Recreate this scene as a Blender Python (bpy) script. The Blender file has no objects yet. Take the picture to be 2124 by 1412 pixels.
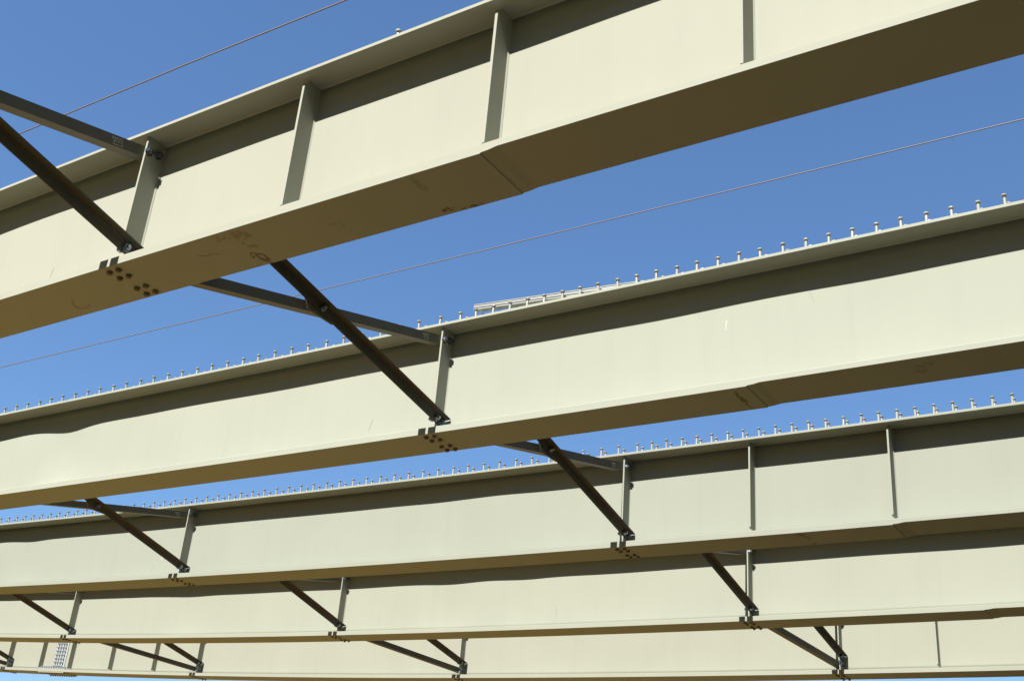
import bpy, math, random
from mathutils import Vector, Matrix

# ------------------------------------------------------------------ survey of the place (metres once scaled)
F = {"f": 2508.2632916, "yaw": -0.6079897, "pitch": 0.4579061, "roll": 0.0857439, "cy": -5.48572, "cz": -5.975022, "S": 4.4824452, "cs": 0.0903926, "wt": 0.2357201, "wb": 0.2676523, "tt": 0.0452968, "dt": 0.0158428, "xA": -7.8309048, "L": 9.1943254, "xT": -4.0453785, "bo": 0.1484, "grade": -0.0126437, "ws": 0.1627565, "y2c": 0.0010627, "x1": -5.9672794, "x2": -4.0967057, "x3": -5.9277264, "x4": -4.0603295, "dz0": -0.0496254, "dz1": 0.0519983, "dz2": 0.0154864, "dz3": 0.0014904, "dz4": -0.0193496, "z2_0": 0.0009437, "z2_1": 0.0018529, "z2_2": 0.0013415, "z2_3": 0.000866, "z2_4": 0.0008794, "y2_0": 0.0004838, "y2_1": 0.0002097, "y2_2": -9.3e-05, "y2_3": -0.0002136, "y2_4": -0.0003703, "z3_0": 7.2e-06, "z3_1": 2.67e-05, "z3_2": 6e-06, "z3_3": -6.2e-06, "z3_4": -1.5e-06, "g1_0": -0.0048066, "g1_1": 0.0003118, "g1_2": 0.0010069, "g1_3": 0.0013118, "g1_4": 0.0021444, "dy0": 0.0135781, "dy1": -0.0141169, "dy2": -0.0005515, "dy3": -0.0108604, "dy4": 0.0119503, "tb": 0.0285572, "ch": 0.0}
K = 0.83
S0 = F['S'] * K
H = 1.4 * K                      # girder depth
WT, WB = F['wt'] * K, F['wb'] * K
TT, TB, DT = 0.030, 0.068, 0.0180
XA, LS, XT = F['xA'] * K, F['L'] * K, F['xT'] * K
WS = F['ws'] * K                 # stiffener width
TS = 0.019                       # stiffener thickness
TW = 0.014                       # web thickness
BO = F['bo'] * K
CAM = Vector((0, F['cy'] * K, F['cz'] * K))
GROUND = CAM.z - 1.62


def gi(n, g):
    """a per-girder survey value; beyond the surveyed girders the first one's is carried on"""
    return F['%s%d' % (n, min(max(g, 0), 4))]


def base(g, s):
    """centre line of girder g at station s (m): y, z of the top of its top flange"""
    x = s / K
    y = g * F['S'] + gi('dy', g) + (F['y2c'] + gi('y2_', g)) * x * x
    z = g * F['cs'] + gi('dz', g) + (F['grade'] + gi('g1_', g)) * x + gi('z2_', g) * x * x + gi('z3_', g) * x ** 3
    return y * K, z * K


# ------------------------------------------------------------------ scene, camera, light
sc = bpy.context.scene
COL = sc.collection
cam_d = bpy.data.cameras.new('camera')
cam = bpy.data.objects.new('camera', cam_d)
COL.objects.link(cam)
ya, pi_, ro = F['yaw'], F['pitch'], F['roll']
fwd = Vector((math.sin(ya) * math.cos(pi_), math.cos(ya) * math.cos(pi_), math.sin(pi_)))
rt = Vector((math.cos(ya), -math.sin(ya), 0))
up = rt.cross(fwd)
r2 = rt * math.cos(ro) + up * math.sin(ro)
u2 = -rt * math.sin(ro) + up * math.cos(ro)
m3 = Matrix((r2, u2, -fwd)).transposed()
cam.matrix_world = Matrix.Translation(CAM) @ m3.to_4x4()
cam_d.sensor_width = 36
cam_d.lens = F['f'] / 2124 * 36
cam_d.clip_start = 0.05
cam_d.clip_end = 6000
sc.camera = cam

SUN_EL, SUN_AZ = math.radians(55.5), math.radians(1.0)     # azimuth measured from -Y towards +X
sun_dir = Vector((math.sin(SUN_AZ) * math.cos(SUN_EL), -math.cos(SUN_AZ) * math.cos(SUN_EL), math.sin(SUN_EL)))
sd = bpy.data.lights.new('sun', 'SUN')
sd.energy = 5.0
sd.angle = math.radians(0.5)
sd.color = (1.0, 0.955, 0.88)
sun = bpy.data.objects.new('sun', sd)
COL.objects.link(sun)
sun.location = sun_dir * 60
sun.rotation_euler = sun_dir.to_track_quat('Z', 'Y').to_euler()

w = bpy.data.worlds.new('World')
sc.world = w
w.use_nodes = True
nt = w.node_tree
bg = nt.nodes['Background']
sky = nt.nodes.new('ShaderNodeTexSky')
sky.sky_type = 'NISHITA'
sky.sun_disc = False
sky.sun_elevation = SUN_EL
sky.sun_rotation = math.atan2(sun_dir.x, sun_dir.y)
sky.altitude = 0
sky.air_density = 1.3
sky.dust_density = 0.0
sky.ozone_density = 10.0
nt.links.new(sky.outputs[0], bg.inputs[0])
bg.inputs[1].default_value = 0.05
sc.view_settings.view_transform = 'Standard'
sc.view_settings.look = 'None'
sc.view_settings.gamma = 1
sc.view_settings.exposure = 1.68


# ------------------------------------------------------------------ materials
def mat(name, col, rough=0.5, metal=0.0, spec=0.5, mott=0.0, mscale=1.5, dark=None, streak=0.0, bump=0.0, bscale=40, fleck=0.0):
    m = bpy.data.materials.new(name)
    m.use_nodes = True
    t = m.node_tree
    b = t.nodes['Principled BSDF']
    b.inputs['Roughness'].default_value = rough
    b.inputs['Metallic'].default_value = metal
    b.inputs['Specular IOR Level'].default_value = spec
    L = t.links
    tc = t.nodes.new('ShaderNodeTexCoord')
    c = t.nodes.new('ShaderNodeRGB')
    c.outputs[0].default_value = (*col, 1)
    out = c.outputs[0]

    def blend(fac_out, amount, colour):
        nonlocal out
        mr = t.nodes.new('ShaderNodeMath')
        mr.operation = 'MULTIPLY'
        mr.inputs[1].default_value = amount
        L.new(fac_out, mr.inputs[0])
        mx = t.nodes.new('ShaderNodeMix')
        mx.data_type = 'RGBA'
        mx.inputs[7].default_value = (*colour, 1)
        L.new(mr.outputs[0], mx.inputs[0])
        L.new(out, mx.inputs[6])
        out = mx.outputs[2]

    dk = dark or tuple(v * 0.55 for v in col)
    if mott:
        n = t.nodes.new('ShaderNodeTexNoise')
        n.inputs['Scale'].default_value = mscale
        n.inputs['Detail'].default_value = 7
        n.inputs['Roughness'].default_value = 0.62
        L.new(tc.outputs['Object'], n.inputs['Vector'])
        r = t.nodes.new('ShaderNodeMapRange')
        r.inputs[1].default_value, r.inputs[2].default_value = 0.38, 0.72
        L.new(n.outputs[0], r.inputs[0])
        blend(r.outputs[0], mott, dk)
    if streak:
        mp = t.nodes.new('ShaderNodeMapping')
        mp.inputs['Scale'].default_value = (9, 9, 0.35)
        L.new(tc.outputs['Object'], mp.inputs['Vector'])
        n = t.nodes.new('ShaderNodeTexNoise')
        n.inputs['Scale'].default_value = 1.0
        n.inputs['Detail'].default_value = 5
        L.new(mp.outputs[0], n.inputs['Vector'])
        r = t.nodes.new('ShaderNodeMapRange')
        r.inputs[1].default_value, r.inputs[2].default_value = 0.5, 0.8
        L.new(n.outputs[0], r.inputs[0])
        blend(r.outputs[0], streak, dk)
    if fleck:
        n = t.nodes.new('ShaderNodeTexNoise')
        n.inputs['Scale'].default_value = 14
        n.inputs['Detail'].default_value = 3
        L.new(tc.outputs['Object'], n.inputs['Vector'])
        r = t.nodes.new('ShaderNodeMapRange')
        r.inputs[1].default_value, r.inputs[2].default_value = 0.66, 0.74
        L.new(n.outputs[0], r.inputs[0])
        blend(r.outputs[0], fleck, dk)
    L.new(out, b.inputs['Base Color'])
    if bump:
        n = t.nodes.new('ShaderNodeTexNoise')
        n.inputs['Scale'].default_value = bscale
        n.inputs['Detail'].default_value = 4
        L.new(tc.outputs['Object'], n.inputs['Vector'])
        bp = t.nodes.new('ShaderNodeBump')
        bp.inputs['Strength'].default_value = bump
        bp.inputs['Distance'].default_value = 0.01
        L.new(n.outputs[0], bp.inputs['Height'])
        L.new(bp.outputs[0], b.inputs['Normal'])
    return m


def tint(c, k):
    return tuple(v * q for v, q in zip(c, k))


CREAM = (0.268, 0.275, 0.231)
GT = [(1, 1, 1), (0.955, 0.98, 0.99), (0.84, 0.87, 0.88), (0.885, 0.905, 0.895), (0.87, 0.88, 0.865)]   # each girder's own tint
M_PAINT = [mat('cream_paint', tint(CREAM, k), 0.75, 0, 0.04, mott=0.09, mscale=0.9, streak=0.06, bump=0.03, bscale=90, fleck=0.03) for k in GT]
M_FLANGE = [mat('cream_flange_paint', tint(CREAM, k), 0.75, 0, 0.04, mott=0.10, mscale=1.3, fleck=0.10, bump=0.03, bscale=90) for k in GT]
M_BRACE_SHADE = mat('olive_shade_paint', (0.082, 0.078, 0.052), 0.55, 0, 0.3, mott=0.5, mscale=3.5, dark=(0.06, 0.048, 0.034), bump=0.05, bscale=120)  # girder paint darkened, brace shade put into the colour
M_DARK_SHADE = mat('dark_shade_paint', (0.064, 0.061, 0.047), 0.6, 0, 0.2, mott=0.5, mscale=3.0, dark=(0.044, 0.038, 0.028), bump=0.06, bscale=120)  # shade on steep diagonals and struts painted in as a darker tone
M_RUST_SHADE = mat('rusty_shade_paint', (0.066, 0.058, 0.044), 0.6, 0, 0.3, mott=0.7, mscale=3.0, dark=(0.050, 0.038, 0.028), bump=0.06, bscale=120)  # rusty mottling over a base darkened to stand in for shade
M_BOLT = mat('zinc_plated_steel', (0.27, 0.31, 0.36), 0.30, 1.0)
M_ZINC = mat('dull_zinc', (0.21, 0.24, 0.27), 0.45, 0.25)
M_NUT = mat('shade_darkened_nut', (0.15, 0.125, 0.085), 0.55, 0.0, 0.3, mott=0.4, mscale=30)  # flange paint darkened part way for the shaded sides of the nuts
M_STUD = mat('stud_steel', (0.26, 0.265, 0.245), 0.5, 0.2, mott=0.2, mscale=25)
M_STAIN = mat('dark_grime', (0.15, 0.125, 0.085), 0.8, 0, 0.1, mott=0.7, mscale=25, dark=(0.08, 0.058, 0.035))
M_SMUDGE = mat('light_grime', (0.235, 0.222, 0.172), 0.8, 0, 0.1, mott=0.6, mscale=20, dark=(0.19, 0.165, 0.12))
M_CHALK = mat('chalk', (0.38, 0.38, 0.34), 0.9, 0, 0.1)
M_SCUFF = mat('paint_scuff', (0.21, 0.21, 0.17), 0.7, 0, 0.1)
M_WHITE = mat('white_paint_drip', (0.40, 0.40, 0.36), 0.5)
M_GALV = mat('galvanised_sheet', (0.30, 0.31, 0.30), 0.45, 0.3, mott=0.4, mscale=6, dark=(0.20, 0.21, 0.205))
M_SPLICE = mat('grey_zinc_primer', (0.29, 0.315, 0.325), 0.5, 0.05, mott=0.2, mscale=4)
M_WIRE = mat('weathered_cable', (0.15, 0.125, 0.11), 0.7, 0.1, mott=0.3, mscale=2)
M_SOIL = mat('brown_soil', (0.225, 0.148, 0.048), 0.95, 0, 0.1, mott=0.5, mscale=0.35, dark=(0.15, 0.096, 0.031), bump=0.6, bscale=3)
M_SKY_BLOCK = mat('sky_block_slope', (0.045, 0.05, 0.022), 0.95, 0, 0.1, mott=0.8, mscale=0.4, dark=(0.022, 0.026, 0.012), bump=0.8, bscale=2)  # for the added slope that keeps sky light off the steel
M_ADDED_ROAD = mat('asphalt', (0.034, 0.024, 0.011), 0.9, 0, 0.2, mott=0.4, mscale=0.8, bump=0.3, bscale=60)
M_LINE = mat('added_road_marking', (0.5, 0.5, 0.48), 0.7, mott=0.2, mscale=3)


# ------------------------------------------------------------------ mesh helpers
class MB:
    def __init__(s):
        s.v, s.f = [], []

    def add(s, vs, fs):
        o = len(s.v)
        s.v += [tuple(v) for v in vs]
        s.f += [tuple(i + o for i in f) for f in fs]

    def box(s, x0, x1, y0, y1, z0, z1):
        s.add([(x0, y0, z0), (x1, y0, z0), (x1, y1, z0), (x0, y1, z0), (x0, y0, z1), (x1, y0, z1), (x1, y1, z1), (x0, y1, z1)],
              [(0, 3, 2, 1), (4, 5, 6, 7), (0, 1, 5, 4), (1, 2, 6, 5), (2, 3, 7, 6), (3, 0, 4, 7)])

    def sweep(s, rings, closed=True):
        n = len(rings[0])
        o = len(s.v)
        for r in rings:
            s.v += [tuple(v) for v in r]
        for i in range(len(rings) - 1):
            for j in range(n if closed else n - 1):
                k = (j + 1) % n
                s.f.append((o + i * n + j, o + i * n + k, o + (i + 1) * n + k, o + (i + 1) * n + j))
        if closed:
            s.f.append(tuple(o + j for j in reversed(range(n))))
            s.f.append(tuple(o + (len(rings) - 1) * n + j for j in range(n)))

    def prism(s, pts, d):
        """polygon pts pushed along vector d"""
        d = Vector(d)
        s.sweep([[Vector(q) for q in pts], [Vector(q) + d for q in pts]])

    def rod(s, a, b, r, n=8, phase=0.0):
        a, b = Vector(a), Vector(b)
        z = (b - a).normalized()
        x = z.orthogonal().normalized()
        y = z.cross(x)
        s.sweep([[c + (x * math.cos(phase + 2 * math.pi * i / n) + y * math.sin(phase + 2 * math.pi * i / n)) * r for i in range(n)] for c in (a, b)])


WL = {}                                   # world position of each object's origin


def link(name, data, parent, origin):
    o = bpy.data.objects.new(name, data)
    COL.objects.link(o)
    origin = Vector(origin)
    if parent is not None:
        o.parent = parent
        o.location = origin - WL[parent.name]
    else:
        o.location = origin
    WL[o.name] = origin
    return o


def build(name, mb, m, parent=None, origin=None, smooth=False):
    """one mesh object from vertices in world space"""
    if origin is None:
        origin = WL[parent.name] if parent is not None else Vector((0, 0, 0))
    origin = Vector(origin)
    me = bpy.data.meshes.new(name)
    me.from_pydata([tuple(Vector(v) - origin) for v in mb.v], [], mb.f)
    me.materials.append(m)
    import bmesh
    bm = bmesh.new()
    bm.from_mesh(me)
    bmesh.ops.recalc_face_normals(bm, faces=bm.faces)
    bm.to_mesh(me)
    bm.free()
    if smooth:
        me.shade_smooth()
    me.update()
    return link(name, me, parent, origin)


def empty(name, loc, label, cat, group=None):
    o = link(name, None, None, loc)
    o.empty_display_size = 0.3
    tag(o, label, cat, group)
    return o


def tag(o, label=None, cat=None, group=None, kind=None):
    if label:
        o['label'] = label
    if cat:
        o['category'] = cat
    if group:
        o['group'] = group
    if kind:
        o['kind'] = kind
    return o


def copy_at(src, parent, origin, rot=None):
    o = src.copy()
    COL.objects.link(o)
    o.parent = parent
    o.location = Vector(origin) - WL[parent.name]
    if rot is not None:
        o.rotation_euler = rot
    WL[o.name] = Vector(origin)
    return o


PROTO = {}


def placed(key, name, mb_fn, m, parent, origin, rot=None, smooth=False):
    """first use makes the mesh (in local space), later ones copy the object"""
    if key in PROTO:
        return copy_at(PROTO[key], parent, origin, rot)
    mb = mb_fn()
    me_o = build(name, mb, m, None, (0, 0, 0), smooth)
    me_o.parent = parent
    me_o.location = Vector(origin) - WL[parent.name]
    if rot is not None:
        me_o.rotation_euler = rot
    WL[me_o.name] = Vector(origin)
    PROTO[key] = me_o
    return me_o


# ------------------------------------------------------------------ ground (below the frame, lights the undersides), paving added to dim their right
mb = MB()
mb.add([(-900, -900, GROUND), (900, -900, GROUND), (900, 900, GROUND), (-900, 900, GROUND)], [(0, 1, 2, 3)])
tag(build('ground', mb, M_SOIL), kind='structure')
mb = MB()
RX0, RX1 = -6.4, 10.5
mb.add([(RX0, -300, GROUND + .004), (RX1, -300, GROUND + .004), (RX1, 300, GROUND + .004), (RX0, 300, GROUND + .004)], [(0, 1, 2, 3)])
tag(build('added_dark_road', mb, M_ADDED_ROAD), kind='structure')  # added out of view to weaken the bounce light at right
mb = MB()
for x in (RX0 + .5, RX1 - .62):
    mb.add([(x, -300, GROUND + .008), (x + .12, -300, GROUND + .008), (x + .12, 300, GROUND + .008), (x, 300, GROUND + .008)], [(0, 1, 2, 3)])
tag(build('added_road_marking', mb, M_LINE), kind='structure')
# unseen hillside added behind and right of the camera to block sky light
mb = MB()
rh = random.Random(8)
NA, NR = 96, 14
ph = [(rh.uniform(0, 6.28), rh.uniform(.6, 1.0), k) for k in (3, 7, 13, 23)]
rings = []
for i in range(NA + 1):
    a = math.radians(-200 + 276 * i / NA)              # from behind left, round behind the camera, to front right (measured from +X)
    edge = min(1, i / 8, (NA - i) / 8)
    lump = 1 + .10 * sum(w_ * math.sin(k * a + p_) / (1 + k * .12) for p_, w_, k in ph)
    ring = []
    for j in range(NR + 1):
        t = j / NR
        d = 10 + 80 * t
        hgt = edge * lump * 70 * (t * t * (3 - 2 * t)) ** .8 + (rh.uniform(-.5, .5) * t * 2.2)
        ring.append((d * math.cos(a), -5 + d * math.sin(a), GROUND + .02 - (.3 if j == 0 else 0) + hgt))
    rings.append(ring)
mb.sweep(rings, closed=False)
tag(build('added_sky_block_hills', mb, M_SKY_BLOCK), kind='structure')

# ------------------------------------------------------------------ girders
rnd = random.Random(4)
X0 = [-15.5, -19.5, -25.5, -31.5, -37.5]
X1 = [14.0, 14.0, 14.0, 14.0, 14.0]
LABELS = [
    'nearest cream steel I-girder, largest, crossing the top of the photo with four stiffener plates',
    'second cream I-girder, carrying a loose galvanised channel behind the studs on its top flange',
    'third cream I-girder, greyer, two rows of small studs standing along its top flange',
    'fourth cream I-girder, its top flange hidden behind the greyer studded girder',
    'farthest cream I-girder, with a bolted splice between close-set stiffeners at its left end',
]
HUMP = {0: [(-8.9, .006, .6), (-3.2, .004, .5)],
        1: [(-12.45, .031, .40), (-13.3, -.008, .4), (-11.6, -.006, .5), (-2.4, .007, .5), (-4.2, .006, .6)],
        2: [(-18.35, .015, .40), (-19.2, -.008, .4), (-9.4, .007, .5), (-8.3, -.006, .45)],
        3: [(-18.2, .014, .55), (-19.5, -.006, .5), (-11.9, .013, .5), (-11.1, -.006, .4), (-10.3, .012, .45)], 4: []}
WAVE = [[(rnd.uniform(0.6, 2.6), rnd.uniform(0, 6.28), rnd.uniform(0.0008, 0.0022)) for _ in range(4)] for g in range(5)]


def bulge(g, s, t):
    """web out-of-flatness: t is 0 at the top flange and 1 at the bottom one"""
    a = sum(A * math.sin(f * s + ph) for f, ph, A in WAVE[g])
    a += sum(A * math.exp(-((s - c) / wd) ** 2) for c, A, wd in HUMP[g])
    return a * math.sin(math.pi * min(max(t, 0), 1)) ** 0.6


def stations(x0, x1, step, extra=()):
    n = int((x1 - x0) / step)
    return sorted(set([x0 + (x1 - x0) * i / n for i in range(n + 1)] + [e for e in extra if x0 < e < x1]))


def stiffener_mesh(g, s, side, full):
    """vertical plate welded to one side of the web"""
    m = MB()
    y, z = base(g, s)
    yi = y + side * (TW / 2)
    yo = y + side * (.165 if full else .150)
    zt, zb = z - TT - .001, z - H + TB
    c = 0.025
    if full:
        prof = [(yi, zt - c), (yi + side * c, zt), (yo, zt), (yo, zb + .16), (yo - side * .03, zb + .10), (yo - side * .03, zb + .001), (yi + side * c, zb + .001), (yi, zb + c)]
    else:
        gap = .056
        prof = [(yi, zt - c), (yi + side * c, zt), (yo - side * .055, zt), (yo, zt - .040), (yo, zb + gap + .012), (yo - side * .012, zb + gap), (yi, zb + gap)]
    m.prism([(s - TS / 2, a, b) for a, b in prof], (TS, 0, 0))
    # fillet welds to the web, either face
    for d in (-1, 1):
        xs = s + d * TS / 2
        z1 = zb + (.03 if full else .05)
        m.prism([(xs, yi, zt - c), (xs + d * .009, yi, zt - c), (xs, yi + side * .009, zt - c)], (0, 0, z1 - zt + c))
    return m


def hexnut():
    m = MB()
    m.rod((0, 0, 0), (0, 0, .005), .034, 14)          # washer
    m.rod((0, 0, .005), (0, 0, .031), .027, 6)        # nut
    m.rod((0, 0, .031), (0, 0, .047), .0135, 10)      # threaded end
    return m


def undernut():
    m = MB()
    m.rod((0, 0, 0), (0, 0, -.004), .023, 12)
    m.rod((0, 0, -.004), (0, 0, -.021), .0215, 6)
    m.rod((0, 0, -.022), (0, 0, -.026), .012, 8)
    return m


def smallnut():
    m = MB()
    m.rod((0, 0, 0), (0, 0, .005), .030, 10)
    m.rod((0, 0, .005), (0, 0, .030), .025, 6)
    m.rod((0, 0, .030), (0, 0, .062), .013, 8)
    return m


def headed_stud():
    m = MB()
    m.rod((0, 0, 0), (0, 0, .010), .0175, 10)         # weld collar
    m.rod((0, 0, .010), (0, 0, .139), .0120, 10)
    m.rod((0, 0, .139), (0, 0, .1425), .0205, 12)
    m.rod((0, 0, .1425), (0, 0, .150), .0222, 12)
    return m


def add_stud_geom(m, x, y, z):
    h = headed_stud()
    m.add([(a + x, b + y, c + z) for a, b, c in h.v], h.f)


PLAIN = {0: [F['x1'] * K, F['x2'] * K, -1.85], 1: [], 2: [F['x3'] * K, F['x4'] * K], 3: [],
         4: [-27.93, -26.67, -25.01, -23.35, -4.95]}
BRACED = {0: [0], 1: [0, 1], 2: [0, 1, 2], 3: [0, 1, 2, 3], 4: [0, 1, 2, 3]}
STX = [XA - i * LS for i in range(4)]
GIRD = []
BFL, WEBS = [], []
for g in range(5):
    x0, x1 = X0[g], X1[g]
    xm = (x0 + x1) / 2
    ym, zm = base(g, xm)
    root = empty('steel_girder', (xm, ym, zm - H), LABELS[g], 'girder', 'parallel bridge girders')
    GIRD.append(root)
    ss = stations(x0, x1, 0.2)
    # top flange
    m = MB()
    rings = []
    for s in ss:
        y, z = base(g, s)
        b = .003
        rings.append([(s, y - WT, z - b), (s, y - WT + b, z), (s, y + WT - b, z), (s, y + WT, z - b), (s, y + WT, z - TT + b), (s, y + WT - b, z - TT),
                      (s, y + .018, z - TT), (s, y + .008, z - TT - .010), (s, y - .008, z - TT - .010), (s, y - .018, z - TT),
                      (s, y - WT + b, z - TT), (s, y - WT, z - TT + b)])
    m.sweep(rings)
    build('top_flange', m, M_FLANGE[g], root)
    # bottom flange, stepping to a thinner plate to the right of the shop splice
    m = MB()
    rings = []
    for s in stations(x0, x1, 0.2, (XT - .006, XT, XT + .004, XT + .055, XT + .115)):
        y, z = base(g, s)
        e = DT * min(max((s - XT) / .11, 0), 1)
        if XT < s < XT + .11:
            e = max(e, .006)
        zb, zt = z - H + e, z - H + TB
        b = .003
        rings.append([(s, y - WB + b, zb), (s, y + WB - b, zb), (s, y + WB, zb + b), (s, y + WB, zt - b), (s, y + WB - b, zt),
                      (s, y + .02, zt), (s, y + .008, zt + .012), (s, y - .008, zt + .012), (s, y - .02, zt),
                      (s, y - WB + b, zt), (s, y - WB, zt - b), (s, y - WB, zb + b)])
    m.sweep(rings)
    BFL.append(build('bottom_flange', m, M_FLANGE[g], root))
    # web
    m = MB()
    NT = 12
    rings = []
    for s in stations(x0 + .001, x1 - .001, 0.12):
        y, z = base(g, s)
        zt, zb = z - TT + .002, z - H + TB - .002
        col = []
        for i in range(NT + 1):
            t = i / NT
            col.append((s, y - TW / 2 + bulge(g, s, t), zt + (zb - zt) * t))
        for i in range(NT, -1, -1):
            t = i / NT
            col.append((s, y + TW / 2 + bulge(g, s, t), zt + (zb - zt) * t))
        rings.append(col)
    m.sweep(rings)
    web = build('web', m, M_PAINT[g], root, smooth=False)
    WEBS.append(web)
    for poly in web.data.polygons:
        poly.use_smooth = abs(poly.normal.y) > 0.6
    web.data.update()
    # stiffeners
    for i in BRACED[g]:
        s = STX[i]
        y, z = base(g, s)
        for side in (-1, 1):
            if side == 1 and (g == 4):
                continue
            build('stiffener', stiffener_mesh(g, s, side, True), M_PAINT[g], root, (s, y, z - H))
        # bolts under the bottom flange, two groups of four
        for sy in (-1, 1):
            for a in (-.0475, .0475):
                for b_ in (-.045, .045):
                    yy, zz = base(g, s + a)
                    placed('undernut', 'flange_bolt', undernut, M_NUT, root, (s + a, yy + sy * BO + b_, zz - H - .0005), (0, 0, rnd.uniform(0, 1)))
    for s in PLAIN[g]:
        y, z = base(g, s)
        build('stiffener', stiffener_mesh(g, s, -1, False), M_PAINT[g], root, (s, y, z - H))

# ------------------------------------------------------------------ shear studs
def stud_rows(g, x_from, x_to):
    """stations: 193 mm apart over the pier side, 250 mm apart further along"""
    br = {0: -6.38, 1: -6.378, 2: -6.379}[g]
    out = []
    i = -60
    while True:
        x = br + .1935 * i if i > 0 else br + .2505 * i
        if x > x_to:
            break
        if x >= x_from:
            out.append(x)
        i += 1
    return out


YF, YR = -.066, .052
for g, xa, xb in ((1, -16.6, -1.0), (2, -20.0, -1.9)):
    lst = []
    for x in stud_rows(g, xa, xb):
        lst += [(x, YF), (x, YR)]
    lst.sort(key=lambda q: -q[0])
    if g == 1:                                        # the front row first: the rear one shows only its heads
        fr = [q for q in lst if q[1] == YF]
        rr = [q for q in lst if q[1] == YR]
        lst = fr + rr
    for x, dy in lst[:100]:
        y, z = base(g, x)
        placed('stud', 'shear_stud', headed_stud, M_STUD, GIRD[g], (x, y + dy + rnd.gauss(0, .0025), z + .0005), (rnd.gauss(0, .026), rnd.gauss(0, .026), rnd.uniform(0, 1)))
    m = MB()
    rest = lst[100:] + [(x, dy) for x in stud_rows(g, X0[g] + .2, xa - .01) + stud_rows(g, xb + .01, X1[g] - .2) for dy in (YF, YR)]
    for x, dy in rest:
        y, z = base(g, x)
        add_stud_geom(m, x, y + dy, z + .0005)
    o = build('shear_studs', m, M_STUD, GIRD[g])
    tag(o, kind='stuff')
m = MB()
for x in stud_rows(0, X0[0] + .2, X1[0] - .2):
    y, z = base(0, x)
    for dy in (-.02, .10):
        add_stud_geom(m, x, y + dy, z + .0005)
tag(build('shear_studs', m, M_STUD, GIRD[0]), kind='stuff')
y, z = base(0, -4.237)
placed('stud', 'shear_stud', headed_stud, M_STUD, GIRD[0], (-4.237, y - .080, z + .0005))


# ------------------------------------------------------------------ cross frames
LEG, LT = .088, .010


def angle_mesh(A, B, side, leg_at_top, leg=LEG):
    """L section from A to B (centre of the upright leg's inner face), upright leg flat on the stiffener, other leg pointing to side along x"""
    A, B = Vector(A), Vector(B)
    d = (B - A).normalized()
    n = Vector((1, 0, 0)) * side
    v = Vector((0, -d.z, d.y))
    if v.z < 0:
        v = -v
    k = 1 if leg_at_top else -1
    e = leg / 2
    pr = [(0, k * e), (leg, k * e), (leg, k * (e - LT)), (LT + .008, k * (e - LT)), (LT, k * (e - LT - .008)), (LT, -k * e), (0, -k * e)]
    m = MB()
    m.sweep([[P + n * a + v * b for a, b in pr] for P in (A, B)])
    return m, d, v


def zat(A, B, y):
    return A.z + (B.z - A.z) * (y - A.y) / (B.y - A.y)


BAYS = [(-1, 0), (0, 0), (1, 0), (1, 1), (2, 0), (2, 1), (2, 2), (3, 0), (3, 1), (3, 2), (3, 3)]
BLAB = {
    (-1, 0): 'olive X cross brace bolted to the nearest girder, cut by the left photo edge',
    (0, 0): 'large olive X cross brace against blue sky, between the nearest girder and the second girder',
    (1, 0): 'olive X cross brace rising behind the second girder to the studded greyer third girder',
    (1, 1): 'rusty X cross brace between second and third girders, emerging near the left edge',
    (2, 0): 'cross brace between third and fourth girders, rightmost of the three there',
    (2, 1): 'cross brace between third and fourth girders, middle one of the three there',
    (2, 2): 'cross brace between third and fourth girders, leftmost of the three there',
    (3, 0): 'cross brace with strut reaching the farthest girder, rightmost, near bottom right',
    (3, 1): 'cross brace with strut reaching the farthest girder, at the bottom middle',
    (3, 2): 'cross brace with strut reaching the farthest girder, just right of the close-set stiffeners',
    (3, 3): 'cross brace reaching the farthest girder, cut by the bottom left corner',
}
CHALK = {}
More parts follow.
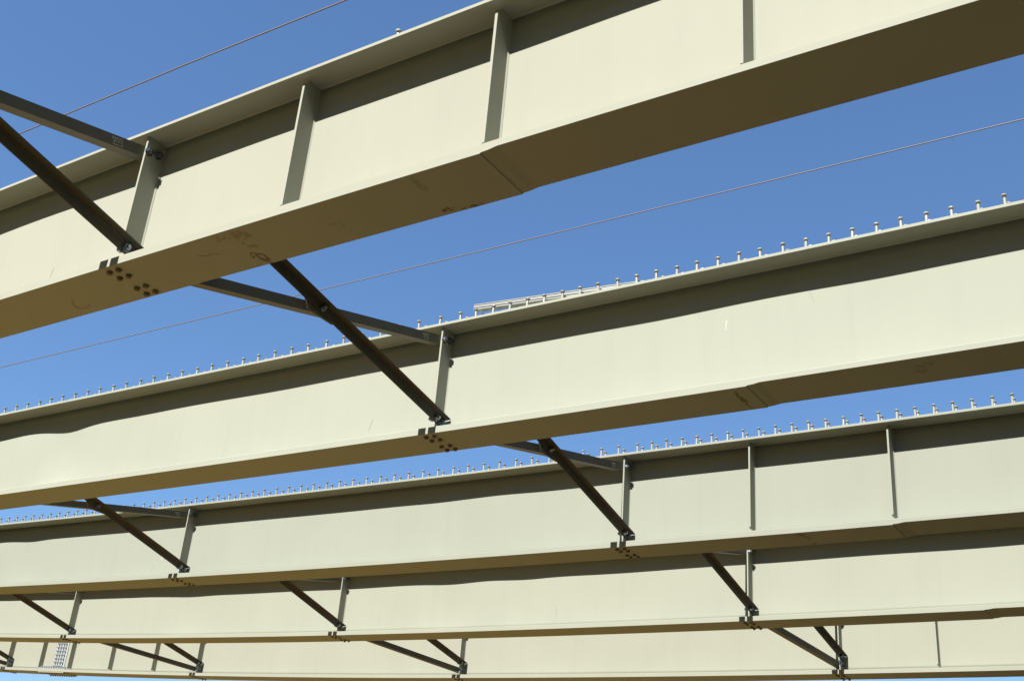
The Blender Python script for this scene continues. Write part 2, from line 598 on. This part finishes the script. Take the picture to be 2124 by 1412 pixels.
for (g, i) in BAYS:
    s = STX[i]
    ya_, za_ = base(g, s)
    yb_, zb_ = base(g + 1, s)
    root = empty('cross_brace', (s, (ya_ + yb_) / 2, min(za_, zb_) - H), BLAB[(g, i)], 'cross brace', 'cross braces between the girders')
    last = g == 3
    zlo = -.865 if last else -.975
    ztA, ztB = -.135, -.145
    xp, xm_ = s + TS / 2 + .001, s - TS / 2 - .001
    A1, B1 = Vector((xp, ya_ + .10, za_ + ztA)), Vector((xp, yb_ - .10, zb_ + zlo))
    A2, B2 = Vector((xm_, ya_ + .10, za_ + zlo)), Vector((xm_, yb_ - .10, zb_ + ztB))
    d1, d2 = (B1 - A1).normalized(), (B2 - A2).normalized()
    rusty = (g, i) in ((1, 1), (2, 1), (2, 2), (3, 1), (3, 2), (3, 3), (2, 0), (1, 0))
    m, _, _ = angle_mesh(A1 - d1 * .075, B1 + d1 * .075, 1, True)
    a1 = build('diagonal_angle', m, M_RUST_SHADE if rusty else M_DARK_SHADE, root, (A1 + B1) / 2)
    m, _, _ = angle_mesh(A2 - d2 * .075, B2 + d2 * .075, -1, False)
    a2 = build('diagonal_angle', m, M_BRACE_SHADE, root, (A2 + B2) / 2)
    # filler plate where the diagonals cross
    f = lambda y: zat(A1, B1, y) - zat(A2, B2, y)
    lo, hi = ya_, yb_
    for _ in range(40):
        mid = (lo + hi) / 2
        if f(lo) * f(mid) <= 0:
            hi = mid
        else:
            lo = mid
    yc = (lo + hi) / 2
    zc = zat(A1, B1, yc)
    m = MB()
    c = .012
    m.prism([(s - TS / 2, yc - .145, zc - .075), (s - TS / 2, yc + .18 - c, zc - .075), (s - TS / 2, yc + .18, zc - .075 + c), (s - TS / 2, yc + .18, zc + .05), (s - TS / 2, yc - .21, zc + .04)], (TS, 0, 0))
    build('filler_plate', m, M_BRACE_SHADE, root, (s, yc, zc))
    RP, RM = (0, math.pi / 2, 0), (0, -math.pi / 2, 0)
    pts = [(s + TS / 2 + LT + .001, yc, zc, RP), (s - TS / 2 - LT - .001, yc, zc, RM)]
    for P, d, inner in ((A1, d1, 1), (B1, d1, 1), (A2, d2, 0), (B2, d2, 0)):
        for k in (-.042, .042):
            q = P + d * k - Vector((0, 0, .004))
            if inner:
                pts.append((s + TS / 2 + LT + .001, q.y, q.z, RP))
                pts.append((s - TS / 2 - .001, q.y, q.z, RM))
            else:
                pts.append((s + TS / 2 + .001, q.y, q.z, RP))
                pts.append((s - TS / 2 - LT - .001, q.y, q.z, RM))
    if last:
        A3, B3 = Vector((xm_, ya_ + .10, za_ - .985)), Vector((xm_, yb_ - .10, zb_ - .985))
        d3 = (B3 - A3).normalized()
        m, _, _ = angle_mesh(A3 - d3 * .075, B3 + d3 * .075, -1, False)
        build('bottom_strut', m, M_DARK_SHADE, root, (A3 + B3) / 2)
        for P in (A3, B3):
            for k in (-.042, .042):
                q = P + d3 * k
                pts.append((s + TS / 2 + .001, q.y, q.z, RP))
    for x, y, z, rr in pts:
        placed('hexnut', 'bolt', hexnut, M_BOLT, root, (x, y, z), (0, rr[1], 0), False)
    CHALK[(g, i)] = (A2, B2, d2, s, a2)


def strokes(m, P, d, v, n, lines, wd=.0035):
    """chalk lines on a face: P origin, d/v in-face axes, n outward"""
    for (a0, b0, a1_, b1_) in lines:
        p0 = P + d * a0 + v * b0 + n * .0012
        p1 = P + d * a1_ + v * b1_ + n * .0012
        t = (p1 - p0).normalized()
        q = n.cross(t) * wd / 2
        m.sweep([[p0 + q, p0 - q, p0 - q + n * .0006, p0 + q + n * .0006], [p1 + q, p1 - q, p1 - q + n * .0006, p1 + q + n * .0006]])


for key, off, sc_ in (((-1, 0), .30, 1.0), ((0, 0), .30, .9), ((1, 0), .30, .9), ((1, 1), .27, .9)):
    A2, B2, d2, s, a2 = CHALK[key]
    n = Vector((1, 0, 0))
    v = Vector((0, -d2.z, d2.y))
    if v.z < 0:
        v = -v
    P = Vector((s - TS / 2 - .0005, B2.y, B2.z)) - d2 * off
    m = MB()
    r = random.Random(hash(key) % 99)
    L_ = [(-.04, -.030, .035, -.030), (-.04, -.004, .035, -.004), (-.04, -.030, -.04, -.004), (.035, -.030, .035, -.004)]
    x = -.05
    while x < .05:
        h = r.uniform(.012, .026)
        L_ += [(x, .008, x + r.uniform(-.004, .006), .008 + h), (x, .008 + h * .6, x + .012, .008 + r.uniform(0, h))]
        x += .02
    strokes(m, P, d2 * sc_, v * sc_, n, L_)
    build('chalk_mark', m, M_CHALK, a2, P)

# ------------------------------------------------------------------ bolted field splice on the farthest girder
g = 4
sx = -27.22
y, z = base(g, sx)
root = GIRD[4]


def plate(xa, xb, dy0, dy1, dz0, dz1):
    """flat plate that follows the girder; dz is measured from the girder's underside"""
    b = MB()
    rr = []
    for k in range(7):
        x = xa + (xb - xa) * k / 6
        yy, zz = base(g, x)
        zz -= H
        rr.append([(x, yy + dy0, zz + dz0), (x, yy + dy1, zz + dz0), (x, yy + dy1, zz + dz1), (x, yy + dy0, zz + dz1)])
    b.sweep(rr)
    return b


wp = build('splice_plate', plate(sx - .235, sx + .235, -TW / 2 - .016, -TW / 2 - .0035, TB + .055, H - TT - .07), M_SPLICE, root, (sx, y, z - H))
for c in (-.165, -.062, .050, .153):
    yy, zz = base(g, sx + c)
    for k in range(10):
        placed('smallnut', 'splice_bolt', smallnut, M_ZINC, wp, (sx + c, yy - TW / 2 - .0165, zz - H + TB + .105 + k * .095), (math.pi / 2, 0, 0))
tp = build('splice_plate', plate(sx - .55, sx + .55, -WB + .01, -.03, TB + .003, TB + .018), M_FLANGE[4], root, (sx, y, z - H))
bp_ = build('splice_plate', plate(sx - .55, sx + .55, -WB + .004, WB - .004, -.022, -.003), M_FLANGE[4], root, (sx, y, z - H))
for k in range(11):
    x = sx - .5 + k * .1
    yy, zz = base(g, x)
    for c in (-.055, -.15):
        placed('smallnut', 'splice_bolt', smallnut, M_ZINC, tp, (x, yy + c - .03, zz - H + TB + .0185), (0, 0, 0))
    for c in (-.16, .16):
        placed('undernut', 'splice_bolt', undernut, M_NUT, bp_, (x, yy + c, zz - H - .0225))

# ------------------------------------------------------------------ grime on the flange undersides, drips and scratches on the webs
def blotch(m, g, x, dy, rx, ry, n, r):
    for _ in range(n):
        a, q = r.uniform(0, 6.28), math.sqrt(r.random())
        cx, cy = x + rx * q * math.cos(a), dy + ry * q * math.sin(a)
        k = r.uniform(.3, 1.0)
        pts = []
        ex, ey, th = k * rx * .28, k * ry * .30, r.uniform(0, 6.28)
        for j in range(7):
            t = 6.28 * j / 7
            w_ = r.uniform(.5, 1.1)
            px, py = ex * w_ * math.cos(t), ey * w_ * math.sin(t)
            pts.append((cx + px * math.cos(th) - py * math.sin(th), cy + px * math.sin(th) + py * math.cos(th)))
        under(m, g, pts)


def under(m, g, pts):
    e = []
    for (px, py) in pts:
        py = min(max(py, -WB + .006), WB - .006)
        y, z = base(g, px)
        zz = z - H + DT * min(max((px - XT) / .11, 0), 1)
        e.append((px, y + py, zz - .0008 - under.k * .00001))
    under.k = (under.k + 1) % 60
    m.prism(e, (0, 0, -.0004))


under.k = 0


def path(m, g, pts, wd):
    for (a, b) in zip(pts[:-1], pts[1:]):
        dx, dy = b[0] - a[0], b[1] - a[1]
        l = math.hypot(dx, dy) or 1
        nx, ny = -dy / l * wd / 2, dx / l * wd / 2
        ex, ey = dx / l * wd * .3, dy / l * wd * .3
        under(m, g, [(a[0] + nx - ex, a[1] + ny - ey), (b[0] + nx + ex, b[1] + ny + ey), (b[0] - nx + ex, b[1] - ny + ey), (a[0] - nx - ex, a[1] - ny - ey)])
#@STAINS@

rs = random.Random(21)


def grime(g, fn, m=None):
    mb_ = MB()
    fn(mb_)
    return build('grime_mark', mb_, m or M_STAIN, BFL[g])


def scribble(mb_, g, x, y0, y1, h, n):
    """a line of hand lettering too worn to read, running across the flange"""
    dy = (y1 - y0) / n
    for k in range(n):
        yy = y0 + dy * (k + .5)
        pts = [(x + rs.uniform(-h, h), yy + rs.uniform(-.45, .45) * dy) for _ in range(4)]
        path(mb_, g, pts, .007)


def ring(mb_):
    c = (-5.352, .135)
    path(mb_, 0, [(c[0] + .030 * math.cos(a * .5236 + .3), c[1] + .050 * math.sin(a * .5236 + .3)) for a in range(12)], .012)
    path(mb_, 0, [(c[0] + .022 * math.cos(a * .5236), c[1] - .01 + .040 * math.sin(a * .5236)) for a in range(8)], .010)
    path(mb_, 0, [(-5.345, .175), (-5.352, .195), (-5.338, .205), (-5.35, .216)], .008)
    blotch(mb_, 0, -5.39, .09, .035, .035, 22, rs)


grime(0, ring)
grime(0, lambda b: blotch(b, 0, -5.30, -.14, .09, .05, 40, rs), M_SMUDGE)
grime(0, lambda b: blotch(b, 0, -5.32, -.02, .05, .05, 16, rs), M_SMUDGE)
grime(0, lambda b: blotch(b, 0, -5.46, -.17, .06, .03, 12, rs), M_SMUDGE)
grime(0, lambda b: path(b, 0, [(-7.194, .010), (-7.235, .045), (-7.265, .087), (-7.268, .115), (-7.250, .139), (-7.205, .142), (-7.165, .138), (-7.130, .115)], .020), M_SMUDGE)
grime(0, lambda b: path(b, 0, [(-5.76, -.06), (-5.70, -.035), (-5.66, -.045), (-5.60, -.015)], .010), M_SMUDGE)
grime(0, lambda b: (scribble(b, 0, -3.86, -.205, -.03, .022, 9), blotch(b, 0, -3.85, -.12, .03, .06, 14, rs)), M_SMUDGE)
grime(0, lambda b: (blotch(b, 0, -3.86, .165, .05, .025, 26, rs), blotch(b, 0, -3.72, .205, .09, .012, 18, rs)))
grime(1, lambda b: (scribble(b, 1, -3.485, -.17, .19, .020, 17), blotch(b, 1, -3.478, .02, .018, .07, 16, rs)))
grime(1, lambda b: (blotch(b, 1, -2.07, -.03, .05, .07, 26, rs), blotch(b, 1, -2.0, -.10, .05, .05, 12, rs)), M_SMUDGE)
grime(1, lambda b: (blotch(b, 1, -4.85, .0, .012, .015, 5, rs), blotch(b, 1, -4.84, .06, .012, .012, 5, rs)))
grime(2, lambda b: (path(b, 2, [(-4.37, -.18), (-4.34, -.12), (-4.315, -.085), (-4.312, -.03), (-4.305, .01)], .018), blotch(b, 2, -4.31, .17, .05, .03, 20, rs), blotch(b, 2, -4.36, -.15, .05, .05, 18, rs)))
for g, x, dy, rx, ry, n in ((0, -8.3, -.05, .05, .03, 9), (0, -4.6, .02, .06, .04, 7), (1, -9.4, .05, .06, .04, 8), (1, -6.5, -.02, .05, .05, 7),
                            (2, -8.9, .02, .06, .05, 9), (2, -3.3, .05, .05, .04, 8), (3, -5.73, -.1, .10, .04, 10), (3, -17.3, .05, .10, .05, 10), (2, -13.0, .0, .1, .05, 8)):
    grime(g, lambda b: blotch(b, g, x, dy, rx, ry, n, rs), M_SMUDGE)


def on_web(mb_, g, pts, wd):
    """thin paint run on the front of the web; pts are (station, height above the girder top)"""
    def P(x, dz):
        y, z = base(g, x)
        t = (-dz - TT) / (H - TT - TB)
        return Vector((x, y - TW / 2 + bulge(g, x, t) - .0009, z + dz))
    for (a, b), k in zip(zip(pts[:-1], pts[1:]), wd):
        p, q = P(*a), P(*b)
        u_ = Vector((1, 0, 0))
        mb_.sweep([[p - u_ * k / 2, p + u_ * k / 2, p + u_ * k / 2 - Vector((0, .0006, 0)), p - u_ * k / 2 - Vector((0, .0006, 0))],
                   [q - u_ * k * .3, q + u_ * k * .3, q + u_ * k * .3 - Vector((0, .0006, 0)), q - u_ * k * .3 - Vector((0, .0006, 0))]])


for g, pts, wd in ((1, [(-3.612, -.430), (-3.618, -.455), (-3.622, -.515)], (.011, .007)), (2, [(-14.755, -.728), (-14.748, -.742), (-14.746, -.800)], (.030, .014))):
    mb = MB()
    on_web(mb, g, pts, wd)
    build('paint_drip', mb, M_WHITE, WEBS[g])
for g, pts, wd in ((3, [(-9.73, -.754), (-9.72, -.896), (-9.729, -1.008)], (.009, .007)), (3, [(-13.32, -.78), (-13.30, -.946)], (.010,)), (1, [(-7.42, -.938), (-7.38, -.815)], (.006,)),
                   (2, [(-14.9, -.90), (-14.94, -.96)], (.010,)), (0, [(-7.55, -.93), (-7.52, -.83)], (.005,)), (1, [(-2.9, -.30), (-2.86, -.42)], (.004,)), (4, [(-8.9, -.85), (-8.9, -.98)], (.008,))):
    mb = MB()
    on_web(mb, g, pts, wd)
    build('scratch_mark', mb, M_SCUFF, WEBS[g])


# ------------------------------------------------------------------ loose galvanised channel on the second girder
P0 = Vector((-6.25, base(1, -6.25)[0] - .005, base(1, -6.25)[1] + .172))
P1 = Vector((-4.42, base(1, -4.42)[0] + .012, base(1, -4.42)[1] + .060))
d = (P1 - P0).normalized()
sd_ = Vector((-d.y, d.x, 0)).normalized()
upv = sd_.cross(d) * -1
if upv.z < 0:
    upv = -upv
pr = [(-.030, 0), (.030, 0), (.030, .056), (.026, .056), (.026, .006), (-.024, .006), (-.024, .018), (-.029, .022), (-.029, .032), (-.024, .036), (-.024, .048), (-.028, .050), (-.030, .056), (-.034, .056), (-.034, .048), (-.030, .044), (-.030, .038), (-.035, .034), (-.035, .020), (-.030, .016)]
m = MB()
m.sweep([[P0 + (P1 - P0) * t + sd_ * a + upv * b for a, b in pr] for t in (0, .25, .5, .75, 1)])
tag(build('metal_channel', m, M_GALV, None, P0), 'loose galvanised channel lying tilted behind the studs on the second girder', 'metal channel')

# ------------------------------------------------------------------ cables above the girders
CABLE_A = [(-60, 6.22), (-23.334, 5.468), (-9.806, 5.158), (-1.929, 4.985), (25, 4.40)]
for key, Y, pts, r, lab in (
        ('a', 9.3, CABLE_A, .0085, 'thin brown cable crossing the sky between the nearest and second girders'),
        ('b', 3.0, [(-60, 4.98), (-13.92, 4.56), (-10.64, 4.53), (-7.95, 4.47), (25, 3.60)], .0092, 'thin brown cable crossing the sky above the nearest girder at upper left')):
    m = MB()
    fine = []
    for (xa, za), (xb, zb) in zip(pts[:-1], pts[1:]):
        n = max(2, int((xb - xa) / .4))
        fine += [(xa + (xb - xa) * k / n, za + (zb - za) * k / n) for k in range(n)]
    fine.append(pts[-1])
    m.sweep([[(x, Y + math.cos(6.283 * j / 7) * r, z + math.sin(6.283 * j / 7) * r) for j in range(7)] for (x, z) in fine])
    tag(build('overhead_cable', m, M_WIRE, None, (-8, Y, 4)), lab, 'cable', 'cables overhead')
